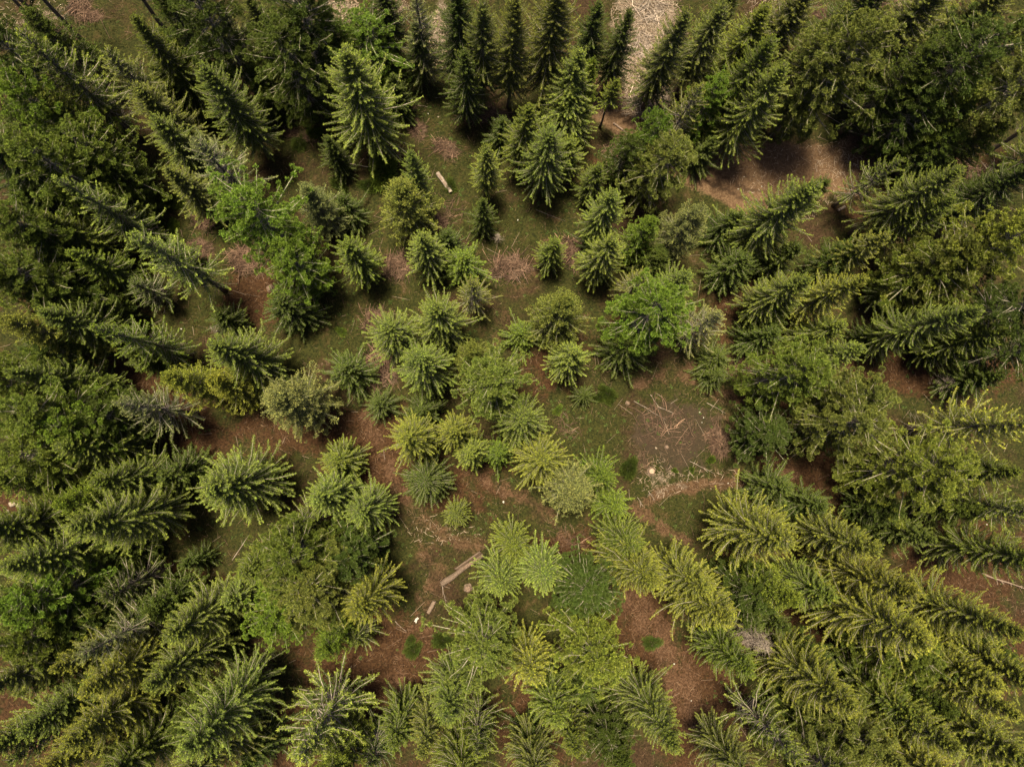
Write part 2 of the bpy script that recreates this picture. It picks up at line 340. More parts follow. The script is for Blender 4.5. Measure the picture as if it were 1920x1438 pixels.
TONE = {  # needle base colour, strength of the young shoots, word
 'b': ((.048, .066, .016), 1.0, 'bright yellow-green'),
 'y': ((.060, .070, .014), 1.0, 'golden-tipped'),
 'm': ((.041, .056, .010), .80, 'mid-green'),
 'd': ((.029, .042, .008), .45, 'dark green'),
 'o': ((.048, .058, .015), .80, 'olive'),
 'p': ((.056, .066, .030), .70, 'pale'),
 'g': ((.042, .064, .010), .72, 'fresh green'),
 'u': ((.031, .044, .010), .50, 'blue-green'),
}
CATALOG = """
30 55 19 2.6 B m|196 92 15 2.1 B o|248 30 16 2.1 S m|350 -30 18 3.1 F d|405 8 14 2.2 L p|462 -10 15 1.9 S o|252 160 14 2.1 S o
380 125 17 2.2 S b|290 222 13 1.7 S b|368 262 15 2.8 L p|310 315 12 2.0 S o|75 175 15 2.4 O o|125 250 14 2.8 F m|10 150 18 2.7 F g|25 262 18 3.2 F m
100 332 18 2.5 B b|-20 60 17 2.8 F d|-188 -217 18 1.8 P m|-182 -195 18 1.8 P m|-60 -140 17 2.4 P d|130 -180 17 2.0 P d|335 130 9 2.0 Y d
515 50 16 3.3 F d|540 -40 18 3.2 F d|685 38 11 3.0 F g|778 47 10.5 1.3 S d|645 95 18 2.9 S b|775 -30 16 2.2 L p|715 -20 12 1.9 S d|855 -30 17 2.4 S d
905 8 17 1.9 S o|968 -5 18 2.0 S o|870 95 13.5 1.7 S d|912 276 12 1.6 S b|612 258 8 1.5 Y u|770 283 14 1.5 S b|748 345 13 2.9 O o|735 140 8 2.0 Y d
942 222 6 1.8 Y d|1050 -30 19 2.6 S o|1125 5 14 1.6 S d|1182 18 14 1.6 S d|1087 95 15 2.3 S b|1112 112 12 1.6 O g|1077 165 11 2.2 S b|992 198 14 1.8 S m
1033 245 14 2.1 S b|1070 265 9 1.6 S m|1125 310 9 1.5 S m|1157 150 9.6 1.1 P m|1290 22 16.5 1.8 S o|1358 10 15 1.8 S o|1315 160 13 2.1 L o|1240 222 13 1.9 F g
1268 268 14 2.9 F o|1185 262 11 2.0 F d|1355 148 12 1.9 F g|1340 258 7 1.8 Y u|1448 75 17 2.2 S m|1473 122 17 2.2 S b|1440 10 15 2.4 S m|1385 -30 10 2.0 Y d
1520 -20 17 2.9 S o|1645 40 20 3.2 F o|1570 75 17 2.7 G o|1854 71 18 3.1 G d|1760 85 16 2.9 O d|1945 130 17.5 3.0 G o|1900 -30 19 3.2 S o
1775 -30 18 2.8 S o|1870 -240 18 2 P d|1960 -190 18 2 P d|2150 110 18 2.3 P m|2100 210 17 2.8 B m|1690 300 12 2.0 L m|1800 318 17 2.4 S b
1790 372 15 2.0 S m|1532 345 18 3.0 S b|1553 338 6 1.5 Y d|75 402 14 1.8 S m|127 470 13 2.0 S g|242 437 19 2.5 B b|-10 395 17 2.6 F m|40 430 14 2.4 O d
15 500 15 3.0 F m|70 535 12 2.8 F d|130 565 10 2.5 O d|72 583 15 2.5 S b|170 612 18 2.4 B g|8 695 17 2.3 S b|245 530 8 2.2 L d|308 705 15 2.2 O y
397 645 17 2.7 S b|405 590 6 1.8 Y d|10 600 16 2.6 O o|60 650 11 2.6 F d|450 368 17 3.2 F g|528 470 13 2.5 F g|572 350 12 2.4 O p|640 372 6 1.8 Y d
650 455 12 2.0 S m|790 440 12 2.0 S b|835 435 6 1.8 Y d|868 478 7 2.2 Y g|905 373 9 1.5 Y u|885 530 11 1.9 L o|815 572 15 2.7 S b|725 612 13 2.5 S b
782 668 15 2.6 S b|520 560 8 2.6 Y d|640 690 7 2.4 Y d|1150 362 13 1.9 S b|1150 447 13 2.2 S b|1043 452 9 1.5 S m|1225 412 12 2.1 O g|1312 395 14 2.5 O p
1210 512 10 2.1 L o|1288 515 13 2.0 S b|1248 565 16 3.1 F g|1190 640 8 2.8 Y d|1352 588 13 2.4 L p|1063 562 14 2.9 O o|980 620 5 1.8 Y g|1080 657 11 2.1 S b
1355 668 5 2.0 Y d|925 705 16 3.1 F b|885 655 13 1.9 O o|1665 440 14 2.0 S o|1625 520 16 2.0 S y|1520 522 15 2.3 S b|1582 608 11 2.0 S m|1618 650 12 1.8 S b
1840 580 18 2.4 S b|1890 620 14 2.0 S m|1725 525 10 1.6 S d|1935 430 19 3.9 F y|1850 465 16 3.1 F o|1790 490 13 2.8 F m|1540 688 16 3.2 F m|1880 705 8 2.2 Y d
1940 650 11 2.4 F d|222 757 15 2.4 L p|395 712 13 2.3 O y|30 770 17 3.5 F m|95 800 15 2.7 F g|20 850 16 3.0 F m|160 778 13 2.6 F d|110 838 15 2.4 S b
105 945 16 2.2 O g|132 990 19 3.0 S b|175 905 14 2.5 S m|5 1065 19 3.0 S b|20 1000 13 2.5 F d|388 916 16 3.6 S b|300 890 8 2.4 Y d|512 745 16 3.0 O p
705 755 5 1.6 Y u|762 820 14 2.3 S y|850 808 13 1.9 S y|883 848 11 1.7 S b|935 850 8 1.6 Y g|797 903 8 2.2 S d|855 965 5 1.35 S m|790 768 7 2.1 Y d
592 935 14 2.2 S b|670 963 12 2.3 S b|625 865 8 2.1 S m|528 1055 16 3.2 F m|530 1000 14 2.2 L m|640 1055 12 2.9 F d|667 1150 16 2.4 S y|982 784 13 2.5 S b
1020 862 12 2.4 S y|1087 925 14 2.7 O p|1140 895 9 2.0 Y g|1162 950 7 1.8 Y g|1230 1095 17 2.8 S y|1190 1030 12 2.2 S m|1478 1015 17 3.1 S y|1645 1030 16 2.0 S y
1755 1012 10 2.4 Y u|1800 885 17 3.5 F y|1640 790 16 3.3 F o|1650 735 15 2.4 F o|1460 812 9 2.7 F d|1478 915 8 2.2 Y u|1943 794 17.5 2.8 B y|1915 885 14 2.5 S m
1965 965 16 2.6 B m|20 1140 17 2.8 F g|10 1215 17 2.6 F m|60 1190 12 2.6 F d|190 1115 12 2.4 L d|270 1150 11 2.5 O d|147 1232 18 2.5 L p|95 1258 17 2.0 S y
312 1195 16 2.6 S b|272 1290 17 2.5 S b|155 1300 18 2.5 S y|38 1375 17 2.4 S b|120 1400 19 2.8 S y|347 1410 19 3.0 S b|15 1430 16 2.6 L d|75 1455 18 2.5 S y
250 1425 13 2.5 S d|560 1118 16 3.8 F o|498 1165 15 2.7 F g|602 1225 12 1.8 O g|665 1203 7 1.8 L m|562 1425 17 4.0 L b|905 1230 15 2.9 F b|838 1348 16 2.3 S b
735 1400 12 2.1 S m|790 1420 15 2.0 S o|895 1420 13 2.4 L m|940 1105 13 2.2 S b|965 1030 10 1.9 S m|1025 1085 12 2.2 S b|1110 1118 12 2.9 F d|1132 1255 17 3.2 F y
1000 1270 13 2.1 S y|1045 1355 13 2.2 S m|1082 1415 14 1.8 S m|1150 1400 10 2.4 F d|1175 1440 12 2.0 O d|1270 1408 18 2.6 S b|1408 1262 14 2.3 S g
1440 1215 11 2.0 D p|1370 1162 17 2.8 S y|1325 1108 15 2.5 S y|1500 1425 16 2.6 L b|1495 1128 15 2.6 O m|1720 1115 18 2.6 S y|1740 1205 20 3.0 S y|1745 1245 15 3.0 F m
1605 1330 18 2.8 S y|1925 1190 19 2.5 S y|1915 1345 18 2.8 S y|1880 1290 17 2.9 S y|1800 1410 18 2.8 S y|1930 1430 18 3.0 S y|1640 1410 15 2.9 F o|1720 1355 14 2.6 S m
1560 1395 11 2.6 F d|1895 1240 11 2.5 F d|1430 1125 11 2.6 F d|1565 1120 12 2.4 S m|1650 1290 9 2.4 L d|1700 1445 17 2.6 S o|430 1300 9 2.4 L d|455 1440 8 2.4 Y d
690 1445 10 2.2 L d|1420 1180 8 2.0 Y d|1880 1420 12 2.6 O d|30 360 11 2.6 O d|300 60 9 2.2 O d|200 400 9 2.2 Y d|1460 620 8 2.2 Y d
1400 480 8 2.6 Y d|1700 620 8 2.2 Y d|1350 700 4 1.7 Y d|340 1060 6 1.4 Y d|1100 740 3.6 1.2 Y d|610 20 12 2.2 O d|1100 1310 8 2.0 Y d
50 20 13 2.4 O d|1500 460 9 2.2 Y d|1750 180 12 2.8 F d|1840 170 14 2.8 O m|1890 230 12 2.6 O d|200 340 9 2.2 Y d
215 1180 10 2.3 Y d|420 1130 10 2.0 S b|455 1075 11 2.2 S m|350 1250 10 2.2 Y d|30 1290 12 2.4 O d|180 1040 10 2.4 O d|60 920 8 2 Y d|20 200 12 2.4 F d
-40 1300 18 2.8 S o|-35 1420 18 2.8 S b|185 1475 17 2.8 S m|330 1480 17 2.8 S o|600 1500 16 2.8 O m|860 1495 15 2.6 S m|1010 1490 14 2.4 S o|1430 1500 16 2.6 S o|1590 1480 17 3.0 F o
1810 1495 18 2.9 S y|1965 1290 18 2.8 S y|1975 1480 18 3.0 S b|1985 1060 17 2.7 S m|1960 560 17 3.0 F d|1975 300 17 2.6 S d|-45 500 17 2.8 O m|-45 700 17 2.8 F m|-40 900 16 2.8 O m|-50 1000 18 2.8 S m|-45 1150 18 3.0 S o
-60 250 18 3.0 S d|280 -40 15 2.4 O d|1980 30 18 3.0 G d|1680 -60 16 2.6 S d|1800 250 10 2.4 O d|1870 330 9 2.2 Y d|1830 640 9 2.2 Y d|100 760 12 2.6 O d|240 660 9 2.2 Y d|90 490 10 2.4 O d|200 1260 12 2.6 O d|100 1180 13 2.6 F d
330 1380 12 2.6 O d|200 1440 12 2.6 O d|1000 1440 9 2.2 Y d|860 1440 9 2.2 Y d|1790 1340 13 2.6 O d|1650 1180 10 2.4 O d|1850 1260 10 2.3 Y d|1560 1260 10 2.4 O d|1480 1180 9 2.2 Y d|1690 960 9 2.4 O d|1840 960 10 2.4 O d
1550 950 8 2.2 Y d|1390 400 8 2.2 Y d|1480 560 9 2.3 O d|1600 470 9 2.3 O d|1240 470 8 2.3 O d|1130 430 7 1.8 Y d|300 460 7 2.0 Y d|180 300 11 2.6 O d|60 420 11 2.6 O d|470 120 9 2.2 Y d|290 130 9 2.2 Y d|400 350 8 2.2 Y d
"""
EXTRA = []   # a belt of trees beyond the picture's edges, so that the wood goes on
rr = random.Random(4)
for i in range(64):
    a_ = i / 64 * 2 * math.pi
    cx_, cy_ = math.cos(a_), math.sin(a_)
    m_ = max(abs(cx_) / 1.0, abs(cy_) / .76)
    x_, y_ = cx_ / m_ * rr.uniform(60, 69), cy_ / m_ * rr.uniform(60, 66)
    EXTRA.append((x_ + 2.0, y_ + 4.5, rr.uniform(13, 19), rr.uniform(2.1, 3.0), rr.choice('SSSFOB'), rr.choice('bmdoy')))

KIND = {'S': ('spruce_tree', 'spruce'), 'Z': ('spruce_tree', 'spruce'), 'L': ('spruce_tree', 'sparse spruce with bare pale branches'), 'O': ('spruce_tree', 'dense rounded spruce'),
        'F': ('fir_tree', 'clumpy broad fir'), 'Y': ('young_conifer', 'young conifer'), 'P': ('spruce_tree', 'tall bare-stemmed spruce'),
        'B': ('spruce_tree', 'spruce with a bare lower trunk'), 'G': ('fir_tree', 'thick-trunked fir with a high crown'), 'D': ('dead_tree', 'dead tree')}
LAND = [ # name, px, py
 ('the long split log', 865, 1068), ('the short mossy log', 808, 1137), ('the pale barked log', 833, 343), ('the round stump in the clearing', 1221, 883),
 ('the grey brush pile in the clearing', 1343, 825), ('the brush pile with pale sticks', 955, 502), ('the brush pile by red soil', 463, 490),
 ('the tall narrow brush pile', 715, 690), ('the heaped split firewood', 1205, 185), ('the big brush pile under firs', 1675, 262),
 ('the bend of the dirt road', 1480, 325), ('the brush heap in the top-left corner', 155, 20), ('the twin tan boulders', 32, 945),
 ('the bare stem at the left', 340, 662), ('the grey dead tree', 1420, 1195), ('the brown path at the bottom', 1330, 1330), ('the dark brush pile at right', 1405, 700),
 ('the top-left corner', 0, 0), ('the top-right corner', 1920, 0), ('the bottom-left corner', 0, 1438), ('the bottom-right corner', 1920, 1438),
 ('the middle of the right edge', 1920, 719), ('the middle of the left edge', 0, 719), ('the middle of the bottom edge', 800, 1438), ('the fallen thin pole', 705, 310)]
SECT = ['right of', 'lower right of', 'below', 'lower left of', 'left of', 'upper left of', 'above', 'upper right of']
ORD = ['nearest', 'second', 'third', 'fourth', 'fifth', 'sixth']
OVERRIDE = {
 (855, 965): 'small star-shaped young spruce with pale bare top in the bottom clearing',
 (645, 95): 'large isolated bright spruce with hanging fronds above the pale barked log',
 (1132, 1255): 'round golden fir with a rust-coloured dead tuft near its top',
 (147, 1232): 'spruce with a bleached dead top among the lower left trees',
 (222, 757): 'spruce whose bare white leader points left over dark ground',
 (242, 437): 'spruce leaning out leftwards with a long bare lower trunk above red soil',
 (1440, 1215): 'leafless grey dead tree between two green spruces at lower right',
 (1157, 150): 'thin sapling with a bare stem beside the dirt track and firewood',
 (1248, 565): 'broadest fresh green fir at the upper edge of the clearing',
 (1478, 1015): 'big bright spruce with long spreading fronds below the clearing',
 (1087, 925): 'round straw-coloured spruce at the lower left edge of the clearing',
 (982, 784): 'bright starburst spruce left of the clearing',
 (388, 916): 'wide bright spruce with long arching fronds left of the central path',
 (562, 1425): 'huge sparse spruce with white bare branches at the bottom edge',
 (1943, 794): 'ochre spruce with bare grey trunk reaching in from the right edge',
 (1800, 885): 'large domed golden fir at right above the grey brush',
 (748, 345): 'wide round olive spruce just left of the pale barked log',
}
trees = []
for ln_ in CATALOG.strip().splitlines():
    for it in ln_.split('|'):
        q = it.split(); trees.append([float(q[0]), float(q[1]), float(q[2]), float(q[3]), q[4], q[5]])

def word(t):
    base = TONE[t[5]][2] if t[4] != 'D' else 'bare grey'
    size = 'small ' if (t[3] < 1.65 and t[4] != 'Y') else ('large ' if t[3] > 3.05 else '')
    return size + base + ' ' + KIND[t[4]][1]
cands = {}
words = [word(t) for t in trees]
def sector(dx, dy): return int(((math.degrees(math.atan2(dy, dx)) + 22.5) % 360) // 45)
for li, (nm, lx, ly) in enumerate(LAND):
    tab = {}
    for i, t in enumerate(trees):
        dx, dy = t[0] - lx, t[1] - ly
        tab.setdefault((words[i], sector(dx, dy)), []).append((math.hypot(dx, dy), i))
    for (wd, sc), lst in tab.items():
        lst.sort()
        for rk, (d, i) in enumerate(lst):
            if rk < 6: cands.setdefault(i, []).append((d + rk * 170, li, sc, rk))
used_labels = set(OVERRIDE.values())
def label_for(i):
    t = trees[i]
    if (int(t[0]), int(t[1])) in OVERRIDE: return OVERRIDE[(int(t[0]), int(t[1]))]
    for d, li, sc, rk in sorted(cands[i]):
        s = words[i] + ' ' + SECT[sc] + ' ' + LAND[li][0]
        s = (ORD[rk] + ' ' + s) if rk else ('nearest ' + s)
        if s not in used_labels and len(s.split()) <= 16: used_labels.add(s); return s
    return words[i] + ' in the wood'

rnd = random.Random(11); DECK = {}
def plant(x, y, h, R, ty, tone, label, group):
    q_ = 'Z' if (ty == 'S' and R > 2.25) else ty
    deck = DECK.setdefault(q_, [])
    if not deck: deck += rnd.sample(range(len(PROTO[q_])), len(PROTO[q_]))
    pr = PROTO[q_][deck.pop()]
    o = bpy.data.objects.new(KIND[ty][0], None); C.objects.link(o)
    o.location = (x, y, float(ter(x, y)) - .05); o.rotation_euler = (0, 0, rnd.uniform(0, 6.28)); o.empty_display_size = .5
    tag(o, label, 'tree', group)
    sx = R / {'P': 2.0, 'Z': 3.0}.get(q_, 2.4) * (.98 if ty in 'SBLP' else (.84 if ty == 'F' else .88)); sx *= rnd.uniform(.96, 1.04)
    c, al, _ = TONE[tone]
    if ty in 'FG': al *= .46
    if ty in 'FG' and tone == 'y': c = (.058, .074, .014)
    if ty == 'F' and tone == 'g': c, al = (.046, .076, .011), .42
    v = rnd.uniform(.88, 1.14); g = rnd.uniform(-.05, .05)
    for nm, me in (('trunk', pr[0]), ('crown' if ty != 'D' else 'branches', pr[1])):
        ch = bpy.data.objects.new(nm, me); C.objects.link(ch); ch.parent = o
        ch.scale = (sx, sx * rnd.uniform(.95, 1.05) if False else sx, (h + .05) / 16.0)
        ch.color = (c[0] * v * (1 + g) * .78, c[1] * v * .80, c[2] * v * (1 - g) * .66, al)
    return o
GROUPS = {'S': 'spruces of the forest', 'L': 'spruces of the forest', 'O': 'spruces of the forest', 'P': 'spruces of the forest', 'B': 'spruces of the forest',
          'F': 'broad clumpy firs of the forest', 'G': 'broad clumpy firs of the forest', 'Y': 'young conifers of the understorey', 'D': None}
for i, t in enumerate(trees):
    x, y = at(t[0], t[1], t[2])
    plant(x, y, t[2], t[3] * (1.2 if t[1] < 270 and t[4] in 'SB' else 1), t[4], t[5], label_for(i), GROUPS[t[4]])
for x, y, h, R, ty, tn in EXTRA:
    plant(x, y, h, R, ty, tn, 'conifer of the belt of forest beyond the edges of the view', 'conifers beyond the edges of the view')

# ------------------------------------------------------------------ ground
def axis_pts(lo, hi, step, far):
    mid = np.arange(lo, hi + .01, step); out = np.array([far * k for k in (.15, .3, .55, 1.0)])
    return np.concatenate([lo - out[::-1], mid, hi + out])
gx = axis_pts(-66, 66, .4, 500); gy = axis_pts(-50, 58, .4, 500)
GX, GY = np.meshgrid(gx, gy); GZ = ter(GX, GY)
def seg_dist(px, py, ax, ay, bx, by):
    dx, dy = bx - ax, by - ay; t = np.clip(((px - ax) * dx + (py - ay) * dy) / (dx * dx + dy * dy + 1e-9), 0, 1)
    return np.hypot(px - ax - t * dx, py - ay - t * dy)
PXM = CAMH / F_PX
BLOBS = {
 'green': [(650,590,110,60,1),(420,300,60,120,.6),(790,200,90,110,.8),(860,320,120,80,.8),(1090,800,100,90,.8),(1250,975,90,40,1),(1340,945,100,40,1),(890,980,120,50,.7),
           (380,1010,60,90,.7),(990,420,90,70,.8),(1660,150,50,120,.9),(330,600,90,60,.6),(230,130,150,120,.5),(1300,760,120,60,.5),(1060,540,50,80,.6),(1400,60,60,60,.5),
           (560,200,120,60,.5),(1120,270,50,60,.5),(1560,250,80,40,.4),(400,500,90,120,.6),(1000,640,60,80,.4),(870,1060,70,50,.5),(1200,870,50,50,.5),(780,1150,60,50,.3),(1740,60,60,60,.9)],
 'litter': [(250,740,160,70,1),(360,840,80,70,.9),(700,850,90,100,.9),(700,1240,140,90,1),(860,910,100,70,.7),(480,560,60,60,1),(1760,690,180,60,1),(1800,1060,130,100,1),
            (1860,1210,90,80,1),(1320,1320,90,160,.9),(1200,1180,80,110,.9),(1000,1370,80,100,.9),(460,1400,90,60,1),(1060,1050,90,60,.9),(300,1120,120,90,.7),(1640,380,90,50,.6),
            (1400,600,160,90,.6),(1760,300,150,60,.7),(1440,1150,120,60,.8),(150,560,120,90,.8),(40,930,80,60,.8),(1160,640,60,60,.7),(1010,700,60,70,.7),(1560,880,140,80,.8),
            (1480,1050,160,60,.6),(100,1330,160,120,.8),(1580,1230,160,90,.9),(560,800,140,60,.8),(640,1380,160,90,.8),(1100,300,70,60,.5),(1440,760,60,60,.7)],
 'dirt': [(1480,318,170,52,1),(1620,290,80,38,.8),(1400,350,70,34,1),(1215,215,40,30,.6)],
 'chips': [(1215,40,62,80,.9),(1195,120,34,60,.6),(1215,180,48,40,.8),(645,18,28,30,.8),(1715,5,34,22,.9),(830,60,26,60,.6),(735,10,30,20,.5),(1240,905,40,26,.4),(1550,30,40,20,.4),(60,40,60,30,.3)],
 'ash': [(1265,815,85,75,.9)],
}
LINES = {
 'path': [([(1490,888),(1400,903),(1310,910),(1240,922),(1190,950),(1235,985),(1285,1012)],11,1),([(1265,690),(1330,735),(1420,762),(1500,800)],16,.7),([(1360,780),(1384,810),(1386,850),(1375,900)],7,.6),
          ([(690,780),(715,850),(750,930),(800,985),(850,1015),(900,1018)],15,.7),([(880,890),(960,920),(1020,960),(1060,1010)],14,.6),([(1190,1130),(1260,1230),(1300,1330),(1370,1438)],32,.7),
          ([(800,1010),(815,1080),(790,1180),(740,1280)],22,.5),([(1190,960),(1120,930),(1080,880)],10,.4),([(930,640),(960,560),(1010,500),(1040,400)],14,.4),([(1200,720),(1260,700),(1300,690)],16,.5)],
 'dirt': [([(1120,180),(1200,236),(1290,305),(1400,365),(1440,385)],34,1)],
}
LINES['rut'] = [([(1120,172),(1195,226),(1285,296),(1400,356),(1500,372)],4,1),([(1125,190),(1190,240),(1275,315),(1390,372),(1470,392)],4,1)]
masks = {k: np.zeros_like(GX) for k in ('green', 'litter', 'dirt', 'chips', 'ash', 'path', 'rut')}
for k, lst in BLOBS.items():
    for px, py, rx, ry, s in lst:
        x, y = at(px, py); d = np.sqrt(((GX - x) / (rx * PXM)) ** 2 + ((GY - y) / (ry * PXM)) ** 2)
        masks[k] = np.maximum(masks[k], s * np.clip(1.5 - d, 0, 1))
for k, lst in LINES.items():
    for pts, wd, s in lst:
        wp = [at(*p) for p in pts]
        for (ax, ay), (bx, by) in zip(wp[:-1], wp[1:]):
            d = seg_dist(GX, GY, ax, ay, bx, by) / (wd * PXM); masks[k] = np.maximum(masks[k], s * np.clip(1.6 - d, 0, 1))
nxg, nyg = len(gx), len(gy)
I = np.arange(nxg * nyg).reshape(nyg, nxg)
quads = np.stack([I[:-1, :-1], I[:-1, 1:], I[1:, 1:], I[1:, :-1]], -1).reshape(-1, 4)

def ground_mat():
    m, n, ns, ln = newmat("forest_floor")
    out = nd(ns, "ShaderNodeOutputMaterial"); tc = nd(ns, "ShaderNodeTexCoord"); V = tc.outputs['Object']
    A = {k: nd(ns, "ShaderNodeAttribute", attribute_name=k).outputs['Fac'] for k in masks}
    big = noise(ns, ln, .16, 5, .65, V); mid = noise(ns, ln, .55, 8, .72, V); fin = noise(ns, ln, 5.0, 6, .8, V); vf = noise(ns, ln, 26.0, 3, .8, V)
    def blend(k, lo=.35, hi=.75, amp=.9):
        v = math_(ns, ln, 'ADD', math_(ns, ln, 'ADD', A[k], math_(ns, ln, 'MULTIPLY', math_(ns, ln, 'SUBTRACT', mid, .5), amp * 2.6)), math_(ns, ln, 'MULTIPLY', math_(ns, ln, 'SUBTRACT', fin, .5), amp * .7)); return ramp(ns, ln, v, lo, hi)
    soil = mixc(ns, ln, ramp(ns, ln, fin, .38, .64), (.030, .017, .009), (.085, .050, .026))
    moss = mixc(ns, ln, ramp(ns, ln, fin, .38, .64), (.016, .020, .005), (.068, .066, .016))
    moss = mixc(ns, ln, math_(ns, ln, 'MULTIPLY', ramp(ns, ln, mid, .5, .75), .9), moss, (.095, .058, .024))
    base = mixc(ns, ln, ramp(ns, ln, big, .36, .54), soil, moss)
    base = mixc(ns, ln, blend('green'), base, moss)
    litter = mixc(ns, ln, ramp(ns, ln, fin, .38, .64), (.032, .015, .007), (.105, .052, .024))
    base = mixc(ns, ln, blend('litter', .3, .8), base, litter)
    base = mixc(ns, ln, math_(ns, ln, 'MULTIPLY', blend('path', .3, 1.0, 1.2), .8), base, mixc(ns, ln, ramp(ns, ln, fin, .38, .64), (.07, .035, .019), (.19, .105, .062)))
    base = mixc(ns, ln, math_(ns, ln, 'MULTIPLY', blend('ash'), .75), base, mixc(ns, ln, fin, (.018, .014, .010), (.11, .07, .05)))
    base = mixc(ns, ln, blend('dirt', .25, .6, .5), base, mixc(ns, ln, ramp(ns, ln, fin, .38, .64), (.115, .064, .036), (.25, .155, .09)))
    base = mixc(ns, ln, math_(ns, ln, 'MULTIPLY', blend('rut', .3, .8, .6), .65), base, (.055, .032, .020))
    ch = nd(ns, "ShaderNodeTexVoronoi"); ch.inputs['Scale'].default_value = 7; ln.new(V, ch.inputs['Vector'])
    chc = mixc(ns, ln, ramp(ns, ln, ch.outputs['Distance'], .1, .5), (.42, .35, .27), (.17, .125, .09))
    base = mixc(ns, ln, blend('chips', .3, .7), base, chc)
    hs = nd(ns, "ShaderNodeHueSaturation"); ln.new(base, hs.inputs['Color'])
    ln.new(math_(ns, ln, 'ADD', math_(ns, ln, 'MULTIPLY', vf, 1.3), -.14), hs.inputs['Value'])
    b = nd(ns, "ShaderNodeBsdfPrincipled"); ln.new(hs.outputs[0], b.inputs['Base Color']); b.inputs['Roughness'].default_value = .95; b.inputs['Specular IOR Level'].default_value = .1
    bp = nd(ns, "ShaderNodeBump"); bp.inputs['Strength'].default_value = .7; bp.inputs['Distance'].default_value = .12
    ln.new(math_(ns, ln, 'ADD', fin, math_(ns, ln, 'MULTIPLY', vf, .5)), bp.inputs['Height']); ln.new(bp.outputs[0], b.inputs['Normal'])
    ln.new(b.outputs[0], out.inputs[0]); return m
gme = mesh_obj("ground", np.stack([GX, GY, GZ], -1).reshape(-1, 3), quads, np.full(len(quads), 4), [ground_mat()], None, {k: v.ravel() for k, v in masks.items()}, True)
tag(link("ground", gme), kind='structure')
def mask_at(k, x, y):
    ix = np.clip(np.searchsorted(gx, x), 0, nxg - 1); iy = np.clip(np.searchsorted(gy, y), 0, nyg - 1); return masks[k][iy, ix]

# ------------------------------------------------------------------ grass, twig litter, wood chips, herbs (nobody could count them)
def var_mat(name, cols, rough=.9):
    m, n, ns, ln = newmat(name)
    out = nd(ns, "ShaderNodeOutputMaterial"); geo = nd(ns, "ShaderNodeNewGeometry"); cr = nd(ns, "ShaderNodeValToRGB")
    el = cr.color_ramp.elements
    while len(el) < len(cols): el.new(.5)
    for i, c in enumerate(cols): el[i].position = i / (len(cols) - 1); el[i].color = (*c, 1)
    ln.new(geo.outputs['Random Per Island'], cr.inputs[0])
    b = nd(ns, "ShaderNodeBsdfPrincipled"); ln.new(cr.outputs[0], b.inputs['Base Color']); b.inputs['Roughness'].default_value = rough; b.inputs['Specular IOR Level'].default_value = .15
    ln.new(b.outputs[0], out.inputs[0]); return m
rn = np.random.RandomState(3)
def cluster_noise(x, y): return (np.sin(x * .9 + 1.7 * np.sin(y * .6)) + np.sin(y * 1.1 + 1.3 * np.sin(x * .5 + 2)) + np.sin((x + y) * 2.3)) / 3
n = 420000
x = rn.uniform(-56, 60, n); y = rn.uniform(-38, 54, n)
nt_ = 11000; tx_, ty_ = rn.uniform(-56, 60, nt_), rn.uniform(-38, 54, nt_); pick = rn.randint(0, nt_, n // 2)
x[:n // 2] = tx_[pick] + rn.normal(0, .13, n // 2); y[:n // 2] = ty_[pick] + rn.normal(0, .13, n // 2); tall = np.ones(n); tall[:n // 2] = 1.7
p = .25 + .9 * mask_at('green', x, y) - .9 * mask_at('litter', x, y) - .9 * mask_at('path', x, y) - 2 * mask_at('dirt', x, y) - mask_at('chips', x, y) - .6 * mask_at('ash', x, y) + .30 * cluster_noise(x, y)
k = rn.rand(n) < p; x, y = x[k], y[k]; n = len(x); z = ter(x, y)
an = rn.uniform(0, 6.28, n); L = rn.uniform(.10, .26, n) * tall[k]; tilt = rn.uniform(.3, 1.1, n)
d = np.stack([np.cos(an) * tilt, np.sin(an) * tilt, np.ones(n)], 1) * L[:, None]; sdv = np.stack([-np.sin(an), np.cos(an), np.zeros(n)], 1) * .022
b0 = np.stack([x, y, z - .01], 1); V = np.stack([b0 - sdv, b0 + sdv, b0 + d], 1)
gm = mesh_obj("grass", V.reshape(-1, 3), np.arange(3 * n), np.full(n, 3), [var_mat("grass_blades", [(.014, .022, .005), (.028, .036, .007), (.06, .048, .012), (.026, .034, .006), (.10, .07, .028)])])
tag(link("grass", gm), 'short yellowish grass and moss covering the forest floor', 'grass', kind='stuff')

def sticks(n, x, y, Lr, rad, seed, zoff=.02):
    r = np.random.RandomState(seed); an = r.uniform(0, 6.28, n); L = r.uniform(*Lr, n); z = ter(x, y) + zoff * r.uniform(.3, 1.5, n)
    d = np.stack([np.cos(an), np.sin(an), r.normal(0, .06, n)], 1); sv = np.stack([-np.sin(an), np.cos(an), np.zeros(n)], 1)
    c = np.stack([x, y, z + rad], 1); e0 = c - d * L[:, None] / 2; e1 = c + d * L[:, None] / 2; rr_ = rad * r.uniform(.6, 1.5, n)[:, None]
    up = np.array([0, 0, 1.0]) * rr_ * 1.2
    V = np.stack([e0 - sv * rr_, e0 + sv * rr_, e0 + up, e1 - sv * rr_ * .6, e1 + sv * rr_ * .6, e1 + up * .6], 1)
    o = (np.arange(n) * 6)[:, None]
    q = np.concatenate([o + np.array([0, 3, 5, 2]), o + np.array([1, 2, 5, 4]), o + np.array([0, 1, 4, 3])])
    return V.reshape(-1, 3), q
n = 110000; x = rn.uniform(-56, 60, n); y = rn.uniform(-38, 54, n)
